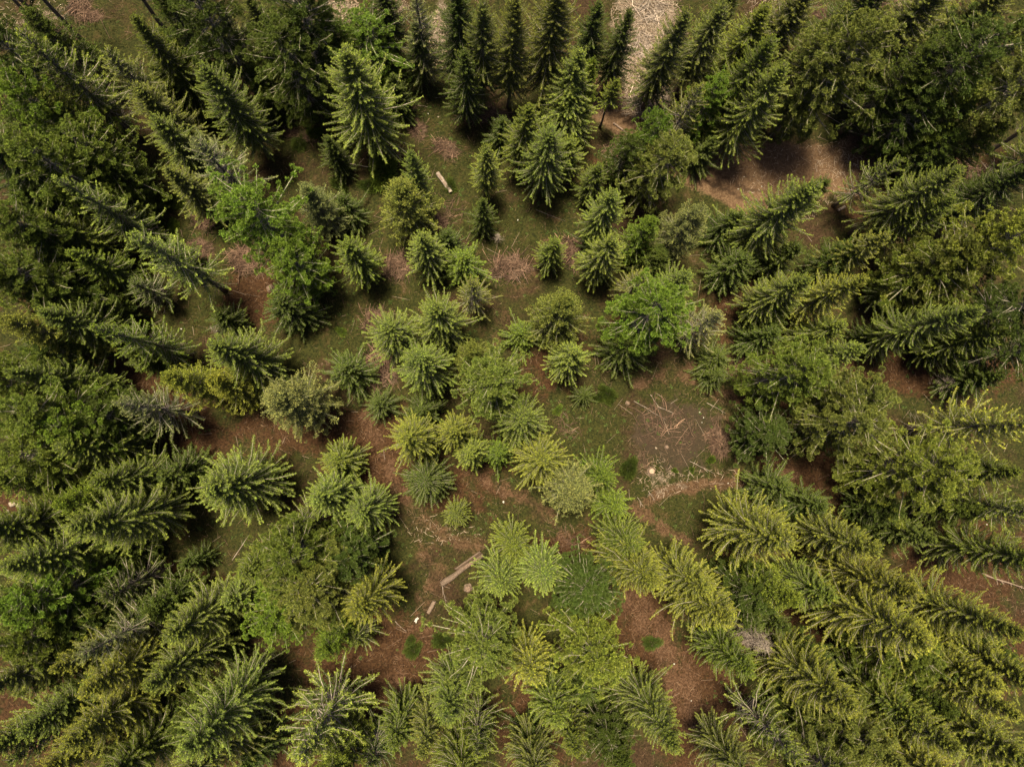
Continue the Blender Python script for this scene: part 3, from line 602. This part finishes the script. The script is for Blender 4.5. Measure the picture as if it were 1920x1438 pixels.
p = .18 + .35 * mask_at('litter', x, y) + .45 * mask_at('path', x, y) + .7 * mask_at('ash', x, y) + .3 * mask_at('chips', x, y) - .3 * mask_at('dirt', x, y) + .25 * cluster_noise(y * .8, x * .8)
k = rn.rand(n) < p; V, q = sticks(k.sum(), x[k], y[k], (.08, .60), .009, 5)
tm = mesh_obj("twig_litter", V, q, np.full(len(q), 4), [var_mat("litter_twigs", [(.06, .03, .018), (.14, .08, .05), (.30, .20, .13), (.10, .052, .032)])])
tag(link("twig_litter", tm), 'fine brown twigs and needles scattered over the forest floor', 'twigs', kind='stuff')
n = 3600; x = rn.uniform(-56, 60, n); y = rn.uniform(-38, 54, n)
k = rn.rand(n) < .45 + .4 * mask_at('ash', x, y) - .5 * mask_at('dirt', x, y); V, q = sticks(k.sum(), x[k], y[k], (.5, 1.9), .014, 6, .04)
tm = mesh_obj("stick_litter", V, q, np.full(len(q), 4), [var_mat("litter_sticks", [(.07, .04, .026), (.16, .10, .07), (.34, .26, .20)])])
tag(link("stick_litter", tm), 'thin fallen sticks strewn over the whole forest floor', 'sticks', kind='stuff')
# pale chips and broken wood where felling was done
xs, ys = [], []
for px, py, rx, ry, m_ in [(1215,40,75,95,1900),(1200,120,40,60,700),(1212,185,55,45,900),(645,18,32,34,500),(1715,5,40,25,500),(830,70,28,60,350),(1240,905,45,28,70),(1230,880,30,30,40),
                           (1500,330,150,60,420),(1600,300,80,40,300),(1330,900,150,20,80),(1150,200,30,20,60),(820,990,60,30,50),(1480,395,60,20,80),(1450,20,60,40,260),(60,30,70,40,200),(840,1000,70,20,40),(735,15,40,20,120)]:
    a_ = rn.uniform(0, 6.28, m_); d_ = np.sqrt(rn.rand(m_)) ; cx_, cy_ = at(px, py); xs.append(cx_ + np.cos(a_) * d_ * rx * PXM); ys.append(cy_ + np.sin(a_) * d_ * ry * PXM)
x = np.concatenate(xs); y = np.concatenate(ys); V, q = sticks(len(x), x, y, (.08, .6), .016, 8, .05)
tm = mesh_obj("wood_chips", V, q, np.full(len(q), 4), [var_mat("chip_wood", [(.14, .09, .06), (.28, .20, .145), (.44, .34, .26), (.20, .13, .09)])])
tag(link("wood_chips", tm), 'pale broken wood and chips strewn where trees were felled', 'wood chips', kind='stuff')

n = 16000; x = rn.uniform(-56, 60, n); y = rn.uniform(-38, 54, n)
p = .12 + .5 * mask_at('green', x, y) - .5 * mask_at('path', x, y) - 2 * mask_at('dirt', x, y) - mask_at('chips', x, y) + .5 * cluster_noise(x * .6 + 3, y * .6)
k = rn.rand(n) < p; x, y = x[k], y[k]; n = len(x); m = 14
xx, yy = np.repeat(x, m), np.repeat(y, m); sz = np.repeat(rn.uniform(.08, .30, n) ** 1.0, m); an = rn.uniform(0, 6.28, n * m); el_ = rn.uniform(.1, 1.2, n * m)
d = np.stack([np.cos(an) * np.cos(el_), np.sin(an) * np.cos(el_), np.sin(el_) * .8], 1) * (sz * rn.uniform(.6, 1.3, n * m))[:, None]; sdv = np.stack([-np.sin(an), np.cos(an), np.zeros(n * m)], 1) * (sz * .16)[:, None]
b0 = np.stack([xx, yy, ter(xx, yy)], 1); V = np.stack([b0 + d * .3 - sdv, b0 + d * .3 + sdv, b0 + d], 1)
hm = mesh_obj("ground_herbs", V.reshape(-1, 3), np.arange(3 * n * m), np.full(n * m, 3), [var_mat("herb_leaves", [(.022, .040, .009), (.040, .062, .012), (.07, .085, .02), (.03, .05, .01)])])
tag(link("ground_herbs", hm), 'small dark green herbs and tufts dotted over the moss', 'herbs', kind='stuff')

# ------------------------------------------------------------------ brush piles
def pile_mesh(seed, rx, ry, h, n=240, r0=.016, mat=None):
    r = np.random.RandomState(seed); K = MB()
    for i in range(n):
        a_ = r.uniform(0, 6.28); d_ = math.sqrt(r.rand()) * .95; md_ = 1 + .25 * math.sin(2 * a_ + seed) + .18 * math.sin(5 * a_ + seed * 2); x_, y_ = math.cos(a_) * d_ * rx * md_, math.sin(a_) * d_ * ry * md_
        z_ = h * max(.05, 1 - d_ ** 1.5) * r.uniform(.1, 1.0); th = r.uniform(0, 6.28); L = (r.uniform(.3, 1.2) if r.rand() < .9 else r.uniform(1.2, 2.4)) * min(1.3, max(rx, ry))
        v = np.array([math.cos(th), math.sin(th), r.normal(0, .14)]) * L / 2; c = np.array([x_, y_, z_ + .03]); bend = np.array([r.normal(0, .09), r.normal(0, .09), r.uniform(0, .1)]) * L
        rad = r0 * r.uniform(.5, 1.8); p0, p1 = c - v, c + v; p0[2] = max(p0[2], .02); p1[2] = max(p1[2], .02)
        K.tube([p0, c + bend, p1], [rad, rad * .8, rad * .4], 3, 0, r.uniform(-.6, .7) + (1.2 if r.rand() < .06 else 0), cap=False)
        if r.rand() < .5: s0 = c + v * r.uniform(-.3, .7); K.tube([s0, s0 + v * .3 + r.normal(0, .14, 3)], [rad * .6, rad * .3], 3, 0, r.uniform(-.2, .4), cap=False)
    return K.mesh("brush_pile", [mat or M_BRUSH])
PM = [pile_mesh(s, 1.2, 1.2, .4, 330, .017) for s in (1, 2, 3, 4)]
PM.append(pile_mesh(9, 1.2, 1.2, .18, 60, .014)); PM.append(pile_mesh(12, 1.2, 1.2, .3, 110, .018, M_DEAD))
PILES = [ # px, py, rx, ry (px), rot, label
 (955,502,34,28,0,'brush pile with pale thick sticks in the centre of the wood'), (463,490,30,30,.3,'round brown brush pile beside red soil, left of centre'),
 (378,465,22,20,0,'round reddish brush pile left of the red soil'), (382,415,22,17,0,'small reddish brush pile above the round ones left of centre'),
 (708,600,24,26,0,'upper of the two red-brown brush piles left of the centre spruces'), (715,690,30,45,.2,'tall narrow red-brown brush pile between spruces'),
 (1405,700,32,30,0,'dense dark brush pile beside the round green fir'), (1075,475,34,26,.2,'brush pile spreading behind a small spruce near the centre'),
 (745,500,22,28,0,'dark red brush pile between two mid-sized spruces'), (1675,258,50,42,.3,'largest brush pile under the firs by the dirt road'),
 (1625,275,34,20,.3,'low twiggy heap beside the dirt road'), (152,18,28,20,.4,'pale brush heap near the top left corner'), (175,32,18,12,0,'small brush heap below the pale one at top left'),
 (120,66,26,18,0,'brown flat brush patch in the top left corner'), (782,244,18,20,0,'round brush pile below the narrow dark spruce'), (835,280,28,16,.3,'brush pile with one pale stick above the pale log'),
 (560,255,32,12,.3,'flat brush pile under the dark fir at upper left'), (845,395,26,26,.7,'heap of pale sticks below the pale barked log'), (820,418,22,16,0,'red brush pile beside the round olive spruce'),
 (1215,22,34,28,.2,'pinkish brush heap at the top edge of the felled strip'), (1200,90,26,30,0,'pinkish brush heap in the middle of the felled strip'), (1212,198,38,30,.4,'tangle of branches around the firewood heap'),
 (1345,825,22,30,0,'round grey-pink brush pile in the clearing'), (1240,790,50,40,.2,'scattered dark brushwood in the middle of the clearing'), (1205,865,18,24,.5,'sheaf of pale sticks beside the round stump'),
 (1058,800,30,22,.3,'flat twig heap at the left edge of the clearing'), (1170,275,36,22,-.4,'brown brush beside the dirt track end'), (1155,310,20,34,0,'reddish brush strip between spruce and fir'),
 (1355,115,26,16,.4,'brush heap left of the two upper right spruces'), (1485,88,24,14,-.4,'brush heap between the olive firs at upper right'), (1655,18,24,20,0,'brush heap at the foot of the bare stem at top right'),
 (1690,70,24,14,0,'round brush heap in the sunny gap at top right'), (730,290,20,22,0,'small dark red brush pile below the isolated large spruce'), (900,215,32,20,-.2,'brush pile under the spruces at top centre'),
 (75,925,38,16,.2,'dark red brushwood beside the tan boulders'), (940,225,20,16,0,'small brush heap beside the top centre spruces'), (1810,320,30,18,0,'dark brush heap below the right bare stem'),
 (760,195,18,14,0,'little brush heap left of the narrow dark spruce'), (1070,1010,36,22,.2,'thin dark brush on brown soil below the straw spruce'), (1285,105,16,14,0,'small twig heap beside the felled strip'),
 (1540,25,26,16,0,'pale twig heap behind the olive fir at top right'), (1718,3,30,20,0,'bright pale heap of split branches at the top right edge')]
for i, (px, py, rx, ry, rot, lb) in enumerate(PILES):
    x, y = at(px, py); o = link("brush_pile", PM[4 if px in (1240, 1058, 1070, 1205, 845) else 5 if px in (1215, 1200, 1212, 1718) else i % 4], None, (x, y, float(ter(x, y))), -rot)
    s1, s2 = rx * PXM / 1.2, ry * PXM / 1.2; o.scale = (s1, s2, min(1.2, (s1 + s2) / 2)); tag(o, lb, 'brush pile', 'brush piles on the forest floor')
    o.color = (1, 1, 1, 1)

# ------------------------------------------------------------------ logs, stumps, stones, single branches
def place_line(px0, py0, px1, py1):
    a_ = at(px0, py0); b_ = at(px1, py1); dx, dy = b_[0] - a_[0], b_[1] - a_[1]
    return (a_[0] + b_[0]) / 2, (a_[1] + b_[1]) / 2, math.hypot(dx, dy), math.atan2(dy, dx)
def half_log(K, L, rad, off, rot, r, x0=0., x1=1., mat_b=0, mat_c=1):
    """half-round length of timber: bark on the round side, split wood on the flat side"""
    n = 9; m = 7; V = []; xs = np.linspace((x0 - .5) * L, (x1 - .5) * L, n)
    for i, xx in enumerate(xs):
        rr_ = rad * (1 + r.uniform(-.06, .06))
        for k in range(m):
            a_ = math.pi * k / (m - 1); yy, zz = math.cos(a_) * rr_, -math.sin(a_) * rr_
            yy, zz = yy * math.cos(rot) - zz * math.sin(rot), yy * math.sin(rot) + zz * math.cos(rot)
            V.append((xx + r.uniform(-.02, .02) + (r.uniform(-.12, .12) if i in (0, n - 1) else 0), yy + off[0], zz + off[1]))
        yy = 0; zz = r.uniform(-.02, .05)
        V.append((xx, yy * math.cos(rot) - zz * math.sin(rot) + off[0], yy * math.sin(rot) + zz * math.cos(rot) + off[1]))
    q = m + 1; b, c = [], []
    for i in range(n - 1):
        for k in range(m - 1): b.append((i * q + k, i * q + k + 1, (i + 1) * q + k + 1, (i + 1) * q + k))
        c.append((i * q + m - 1, i * q + m, (i + 1) * q + m, (i + 1) * q + m - 1)); c.append((i * q + m, i * q, (i + 1) * q, (i + 1) * q + m))
    c.append(tuple(range(q))); c.append(tuple((n - 1) * q + k for k in range(q - 1, -1, -1)))
    K.add(V, b, mat_b); K.add(V, c, mat_c)
def log_thing(px0, py0, px1, py1, rad, label, name="fallen_log", style='round', seed=1):
    x, y, L, an = place_line(px0, py0, px1, py1); r = np.random.RandomState(seed)
    o = bpy.data.objects.new(name, None); C.objects.link(o); o.location = (x, y, float(ter(x, y))); o.rotation_euler = (0, 0, an)
    tag(o, label, 'log', 'cut logs lying on the ground')
    K = MB()
    if style == 'split':
        pts = [((i / 8 - .5) * L, r.uniform(-.04, .04), rad * .75) for i in range(9)]
        K.tube(pts, [rad * (.9 - .04 * i) for i in range(9)], 11, 0, -.25, jit=.2, rnd=r); link("trunk_half", K.mesh("trunk_half", [M_LOGBARK]), o)
        K = MB(); half_log(K, L * .60, rad * .75, (rad * .8, rad * .7), 1.0, r, .33, 1.33); link("split_slab", K.mesh("split_slab", [M_LOGBARK, M_ROTCUT]), o)
        K = MB(); half_log(K, L * .33, rad * .35, (rad * .15, rad * 1.75), .1, r, .6, 1.7); link("splinter", K.mesh("splinter", [M_ROTCUT, M_ROTCUT]), o)
    else:
        n = 8; pts = [((i / (n - 1) - .5) * L, r.uniform(-.03, .03), rad * .9) for i in range(n)]
        K.tube(pts, [rad * (1 - .12 * i / n) for i in range(n)], 12, 0, 0, cap=False, jit=.07, rnd=r); link("bark", K.mesh("bark", [M_LOGBARK if style != 'pale' else M_DEAD], True), o)
        for s, i in ((-1, 0), (1, n - 1)):
            K = MB(); rr_ = rad * (1 - .12 * i / n) * .97; a_ = np.arange(12) / 12 * 6.283
            V = [(pts[i][0] + s * .012, pts[i][1], pts[i][2])] + [(pts[i][0], pts[i][1] + math.cos(t) * rr_, pts[i][2] + math.sin(t) * rr_) for t in a_]
            K.add(V, [(0, k + 1, (k + 1) % 12 + 1) for k in range(12)], 0); link("cut_end", K.mesh("cut_end", [M_CUT]), o)
        if style == 'pale':
            for k in range(4):   # strips where bark still clings
                K = MB(); u0 = r.uniform(.0, .6); a0 = r.uniform(.4, 2.2); w_ = r.uniform(.2, .4); V = []
                for i in range(6):
                    xx = (u0 + .35 * i / 5 - .5) * L
                    for aa in (a0 - w_ * math.sin(math.pi * (i + .4) / 6), a0 + w_ * math.sin(math.pi * (i + .4) / 6)): V.append((xx, math.cos(aa) * rad * 1.04, rad * .9 + math.sin(aa) * rad * 1.04))
                K.add(V, [(2 * i, 2 * i + 1, 2 * i + 3, 2 * i + 2) for i in range(5)], 0); link("bark_strip", K.mesh("bark_strip", [M_LOGBARK]), o)
    return o
log_thing(828, 1095, 906, 1039, .33, 'long weathered split log lying beside the central trail', style='split', seed=3)
log_thing(820, 326, 846, 362, .21, 'pale log with peeling bark and a clean cut end on the grass', style='pale', seed=4)
log_thing(815, 1126, 803, 1148, .20, 'short stubby mossy log below the long split log', seed=5)
log_thing(1580, 243, 1600, 250, .14, 'short thin log beside the tilted thick trunk by the dirt road', seed=6)
log_thing(1630, 268, 1648, 268, .10, 'thin pale billet among the brush by the dirt road', style='pale', seed=7)
log_thing(1570, 396, 1583, 388, .14, 'short bright cut log in the shade right of the dirt road', style='pale', seed=8)
for i, (a0, b0, a1, b1, lb) in enumerate([(1172,184,1198,207,'lowest split billet of the firewood heap'), (1176,178,1196,196,'middle split billet of the firewood heap'), (1190,172,1202,196,'upright lying billet at the top of the firewood heap'), (1185,195,1207,212,'front billet of the firewood heap nearest the track')]):
    log_thing(a0, b0, a1, b1, .15, lb, name="split_log", style='split', seed=20 + i)
log_thing(1247, 183, 1229, 219, .2, 'long pink-grey log right of the firewood heap', style='pale', seed=30)

log_thing(1150, 232, 1190, 262, .10, 'thin weathered log along the lower edge of the dirt track', seed=31)
log_thing(1196, 150, 1222, 166, .12, 'thick pale branch wood lying above the firewood heap', style='pale', seed=32)
log_thing(1218, 205, 1236, 226, .12, 'short bark-covered log at the lower end of the firewood heap', seed=33)
def stump(px, py, rad, h, label, seed):
    x, y = at(px, py); r = np.random.RandomState(seed); o = bpy.data.objects.new("tree_stump", None); C.objects.link(o); o.location = (x, y, float(ter(x, y)) - .05)
    tag(o, label, 'stump', 'stumps of felled trees'); K = MB()
    n = 16; a_ = np.arange(n) / n * 6.283; fl = 1 + .25 * np.abs(np.sin(a_ * 2.5 + seed)); V = []
    for zz, s in ((0, 1.45), (h * .4, 1.12), (h, 1.0)):
        f = 1 + (fl - 1) * (1.6 if zz == 0 else .5); V += [(math.cos(t) * rad * s * ff, math.sin(t) * rad * s * ff, zz) for t, ff in zip(a_, f)]
    K.add(V, [(j * n + k, j * n + (k + 1) % n, (j + 1) * n + (k + 1) % n, (j + 1) * n + k) for j in range(2) for k in range(n)], 0); link("bark", K.mesh("bark", [M_LOGBARK]), o)
    K = MB(); f = 1 + (fl - 1) * .5; V = [(0, 0, h + .015)] + [(math.cos(t) * rad * .96 * ff, math.sin(t) * rad * .96 * ff, h + .004) for t, ff in zip(a_, f)]
    K.add(V, [(0, k + 1, (k + 1) % n + 1) for k in range(n)], 0); link("cut_face", K.mesh("cut_face", [M_CUT if seed == 1 else M_ROTCUT]), o)
stump(1221, 883, .26, .35, 'pale round stump at the lower left of the clearing', 1)
stump(877, 1103, .27, .3, 'wide brown stump right of the long split log', 2)
stump(1177, 756, .16, .2, 'small dark stump at the upper left of the clearing', 3)
stump(507, 541, .24, .3, 'dark stump on the red soil left of centre', 4)
stump(1250, 838, .14, .25, 'grey stump in the middle of the clearing', 5)

def branch_thing(px0, py0, px1, py1, rad, label, seed, mat=None, forks=4):
    x, y, L, an = place_line(px0, py0, px1, py1); r = np.random.RandomState(seed); K = MB()
    pts = [((i / 5 - .5) * L, r.normal(0, .02) * L * .4, rad + .05 + .03 * math.sin(i)) for i in range(6)]
    K.tube(pts, [rad * (1 - .12 * i) for i in range(6)], 5, 0, r.uniform(-.1, .2))
    for j in range(forks):
        p0 = np.array(pts[r.randint(1, 5)]); K.tube([p0, p0 + np.array([r.uniform(.1, .5), r.choice([-1, 1]) * r.uniform(.15, .5), .05])], [rad * .4, rad * .2], 3, 0, 0, cap=False)
    o = link("fallen_branch", K.mesh("fallen_branch", [mat or M_DEAD]), None, (x, y, float(ter(x, y))), an); tag(o, label, 'branch', 'single fallen branches and poles')
for i, (a0, b0, a1, b1, rd, lb, fk) in enumerate([
 (650,307,708,317,.05,'long thin pale pole lying on the moss left of centre',1),(1188,752,1250,788,.03,'long pale pole across the top of the clearing',2),(1232,762,1267,776,.03,'short pole beside the long one in the clearing',1),
 (1219,740,1236,765,.025,'thin stick pointing up in the upper clearing',2),(1257,757,1270,748,.025,'short stick right of the clearing poles',0),(1293,864,1340,888,.035,'straight pale pole in the lower right of the clearing',0),
 (1295,885,1304,862,.02,'thin stick crossing below the straight pole',0),(1287,905,1294,880,.02,'thin twig standing out above the red trail',0),(1215,920,1228,938,.03,'forked grey branch at the trail bend',5),(1195,932,1206,950,.03,'grey branch left of the trail bend',4),
 (912,520,948,520,.035,'pale stick over the central brush pile',1),(960,507,976,532,.05,'thick pale stick leaning off the central brush pile',0),(722,862,719,842,.02,'pale stick on the brown soil left of the golden spruces',1),
 (1540,213,1585,238,.035,'thin pole above the dirt road',1),(1060,795,1085,812,.02,'thin stick at the left edge of the clearing',1),(435,1050,468,1003,.04,'bare pole in dark ground above the left understorey',2),
 (741,1164,763,1185,.025,'thin bent stick right of the golden-tipped spruce',2),(829,1098,836,1130,.03,'thin dark branch below the split log',4),(840,270,853,285,.05,'short pale stick on the upper brush pile',0),(1055,773,1062,780,.02,'tiny stick under the starburst spruce',0),
 (1005,395,1060,415,.02,'thin twig on the moss near the centre',1),(783,198,806,202,.025,'short stick on the upper moss',0),(800,325,806,340,.02,'twig left of the pale log',0),(1614,978,1665,990,.035,'thin grey pole below the domed firs',1),
 (1840,1075,1925,1105,.12,'thick grey fallen trunk in the lower right gap',6),(1325,755,1360,775,.03,'short stick at the upper right of the clearing',2),(385,505,398,470,.02,'arching twig beside the reddish brush pile',1),(60,930,100,918,.03,'dark red branch by the boulders',4),
 (1755,1040,1778,1068,.02,'thin twig in the red gap at right',0),(1300,995,1180,1000,.0,'',0)][:-1]):
    branch_thing(a0, b0, a1, b1, rd, lb, 50 + i, M_LOGBARK if rd > .1 else None, fk)

def rock_mesh(seed, mat):
    r = np.random.RandomState(seed); K = MB(); n, m = 10, 6; V = []
    for j in range(m + 1):
        ph = math.pi * j / m
        for k in range(n):
            t = 6.283 * k / n; q = 1 + .12 * math.sin(3 * t + seed) + .10 * math.cos(2 * ph * 2 + t) + r.uniform(-.05, .05); V.append((math.cos(t) * math.sin(ph) * q, math.sin(t) * math.sin(ph) * q * .75, math.cos(ph) * q * .5))
    K.add(V, [(j * n + k, (j + 1) * n + k, (j + 1) * n + (k + 1) % n, j * n + (k + 1) % n) for j in range(m) for k in range(n)], 0); return K.mesh("stone", [mat])
RK = [rock_mesh(s, M_STONE) for s in (1, 2)]; RP = [rock_mesh(s, M_PALE) for s in (3, 4)]
ROCKS = [(24,945,.33,0,'left one of the twin tan boulders'),(38,947,.36,0,'right one of the twin tan boulders'),(380,879,.30,0,'flat grey boulder on the trail left of the wide spruce'),(15,958,.16,0,'small stone below the twin boulders'),
 (334,844,.10,1,'white pebble above the flat boulder'),(340,617,.13,1,'white stone left of the leaning bare sapling'),(427,613,.16,1,'white stone right of the leaning bare sapling'),(1312,773,.11,1,'upper white stone of the clearing trio'),
 (1319,783,.10,1,'right white stone of the clearing trio'),(1316,792,.08,1,'lower white stone of the clearing trio'),(1365,906,.10,1,'white stone on the trail at the right of the clearing'),(944,941,.17,1,'lone pale stone on the dark ground at centre'),
 (1264,1244,.12,1,'white stone on the brown bottom path'),(1296,1313,.09,1,'tiny white stone lower on the bottom path'),(30,57,.16,1,'white stone in the top left corner'),(68,56,.13,1,'second white stone in the top left corner'),
 (803,214,.10,1,'white pebble on the upper moss'),(822,220,.11,0,'grey pebble on the upper moss'),(971,413,.11,1,'white pebble on moss near the centre'),(355,1005,.07,1,'tiny white pebble in the dark left gap'),(16,912,.10,1,'white pebble above the twin boulders'),
 (1611,580,.09,1,'white pebble below the golden spruce tip'),(1850,983,.10,1,'white pebble under the right firs'),(1428,350,.09,1,'white pebble on the dirt road'),(1395,332,.09,1,'second white pebble on the dirt road'),(1176,252,.16,0,'tan stone at the end of the dirt track'),(1230,840,.12,0,'grey stone among the clearing brush'),(1384,355,.10,1,'white pebble at the road edge')]
for i, (px, py, s, pale, lb) in enumerate(ROCKS):
    x, y = at(px, py); o = link("boulder" if s > .25 else "stone", (RP if pale else RK)[i % 2], None, (x, y, float(ter(x, y)) + s * .3), i * 1.3); s *= .72 if pale else 1; o.scale = (s, s, s); tag(o, lb, 'stone', 'stones on the forest floor')
# crumpled white scraps left on the ground
def scrap(px, py, s, lb, seed):
    r = np.random.RandomState(seed); K = MB(); n = 5; V = [((i / (n - 1) - .5) * s + r.normal(0, .03), (j / (n - 1) - .5) * s * .6 + r.normal(0, .03), .04 + abs(r.normal(0, .05))) for i in range(n) for j in range(n)]
    K.add(V, [(i * n + j, (i + 1) * n + j, (i + 1) * n + j + 1, i * n + j + 1) for i in range(n - 1) for j in range(n - 1) if r.rand() > .2], 0)
    x, y = at(px, py); me = K.mesh("paper_scrap", [M_PALE]); o = link("paper_scrap", me, None, (x, y, float(ter(x, y))), .8)
    md = o.modifiers.new("thick", 'SOLIDIFY'); md.thickness = .006; tag(o, lb, 'scrap')
scrap(782, 1162, .5, 'crumpled white scrap on brown soil below the split log', 1)

# ------------------------------------------------------------------ low bushes and seedlings
def bush_mesh(seed):
    r = np.random.RandomState(seed); K = MB(); n = 5200
    a_ = r.uniform(0, 6.28, n); ph = np.arccos(r.uniform(0, 1, n)); q = r.uniform(.35, 1.0, n) ** .6 * (1 + .18 * np.sin(3 * a_ + seed) + .16 * np.sin(7 * a_ + 2 * ph) * np.sin(5 * ph)) * r.uniform(.85, 1.2, n)
    c = np.stack([np.cos(a_) * np.sin(ph), np.sin(a_) * np.sin(ph), np.cos(ph)], 1) * q[:, None]
    d = unit(c + r.normal(0, .35, (n, 3)) + np.array([0, 0, .3])); s = unit(np.cross(d, r.normal(0, 1, (n, 3)))) * .022; l = r.uniform(.10, .34, n)[:, None] * r.uniform(.6, 1.3, n)[:, None]
    V = np.stack([c - s, c + s, c + d * l], 1); K.add_tris(V, 0, np.clip((q - .7) * 2, 0, 1))
    for k in range(8):
        t = k * .785; K.tube([(0, 0, 0), (math.cos(t) * .5, math.sin(t) * .5, .5)], [.03, .01], 3, 1, 0, cap=False)
    return K.mesh("leaves", [M_NEEDLE, M_TWIG])
BM = [bush_mesh(s) for s in (1, 2)]
BUSH = [(1222,1205,.8,.5,'d','round dark bush on the brown path right of the golden fir'),(1178,878,.95,1.4,'d','dark upright bush at the left side of the clearing'),(1139,740,.9,1.0,'d','dark bush at the top left of the clearing'),
 (1124,745,.6,.7,'d','smaller dark bush beside the top left clearing bush'),(718,325,1.5,1.6,'g','vivid green bush left of the round olive spruce'),(637,347,.8,1.0,'d','small dark bush on the moss below the blue-green young conifer'),
 (590,252,.7,.8,'g','low green bush under the dark fir'),(562,268,.9,.6,'d','low dark bush beside the flat brush pile'),(640,622,.5,.4,'g','tiny green bush on the moss left of the brush piles'),(1333,862,.4,.6,'g','green seedling left of the clearing pole'),
 (1297,881,.3,.4,'g','small bright seedling in the lower clearing'),(1265,882,.3,.35,'g','tiny seedling right of the round stump'),(775,1218,.8,.7,'d','dark low bush on the soil below the short log'),(845,350,.7,.7,'d','dark tuft right of the pale log'),
 (690,350,.8,.8,'d','low dark bush between spruces near the upper moss'),(770,1200,.5,.4,'d','little dark tuft beside the low bush below the short log'),(1780,1290,1.0,1.0,'d','dark bush in the lower right understorey'),(830,1200,.9,1.0,'d','dark bush left of the golden fir beside brown soil'),
 (1046,770,.5,.4,'g','green tuft right of the starburst spruce'),(1410,120,1.0,1.1,'g','green bush beside the upper right brush heap'),
 (330,380,.9,.9,'d','dark bush beside the leaning spruce trunk at left'),(325,425,.7,.6,'g','green tuft above the bare-trunk spruce'),(240,240,.8,.8,'d','dark tuft at the foot of the bare stem at upper left'),(160,95,.9,.8,'d','dark tuft at the foot of the top left stem')]
for i, (px, py, R_, h_, tn, lb) in enumerate(BUSH):
    x, y = at(px, py); o = link("bush", BM[i % 2], None, (x, y, float(ter(x, y)) - .03), i * 1.1); o.scale = (R_ * 1.1, R_ * .75, h_ * .8); c, al, _ = TONE[tn]; al *= .35; o.color = (*c, al); tag(o, lb, 'bush', 'low bushes on the forest floor')
# dead little shrubs
for i, (px, py, h, R_, lb) in enumerate([(1790,715,3.0,1.4,'bleached leafless shrub above the ochre spruce at right'),(395,615,4.5,.7,'leaning bare sapling on the moss at left'),(935,440,2.6,.7,'small grey dead sapling beside the blue-green conifer'),(945,900,.0,0,'')][:3]):
    x, y = at(px, py, h); pr = PROTO['d'][0]; o = bpy.data.objects.new("dead_shrub", None); C.objects.link(o); o.location = (x, y, float(ter(x, y))); tag(o, lb, 'dead shrub')
    for nm, me in (('trunk', pr[0]), ('branches', pr[1])):
        ch = link(nm, me, o); ch.scale = (R_ / 2.4, R_ / 2.4, h / 16)
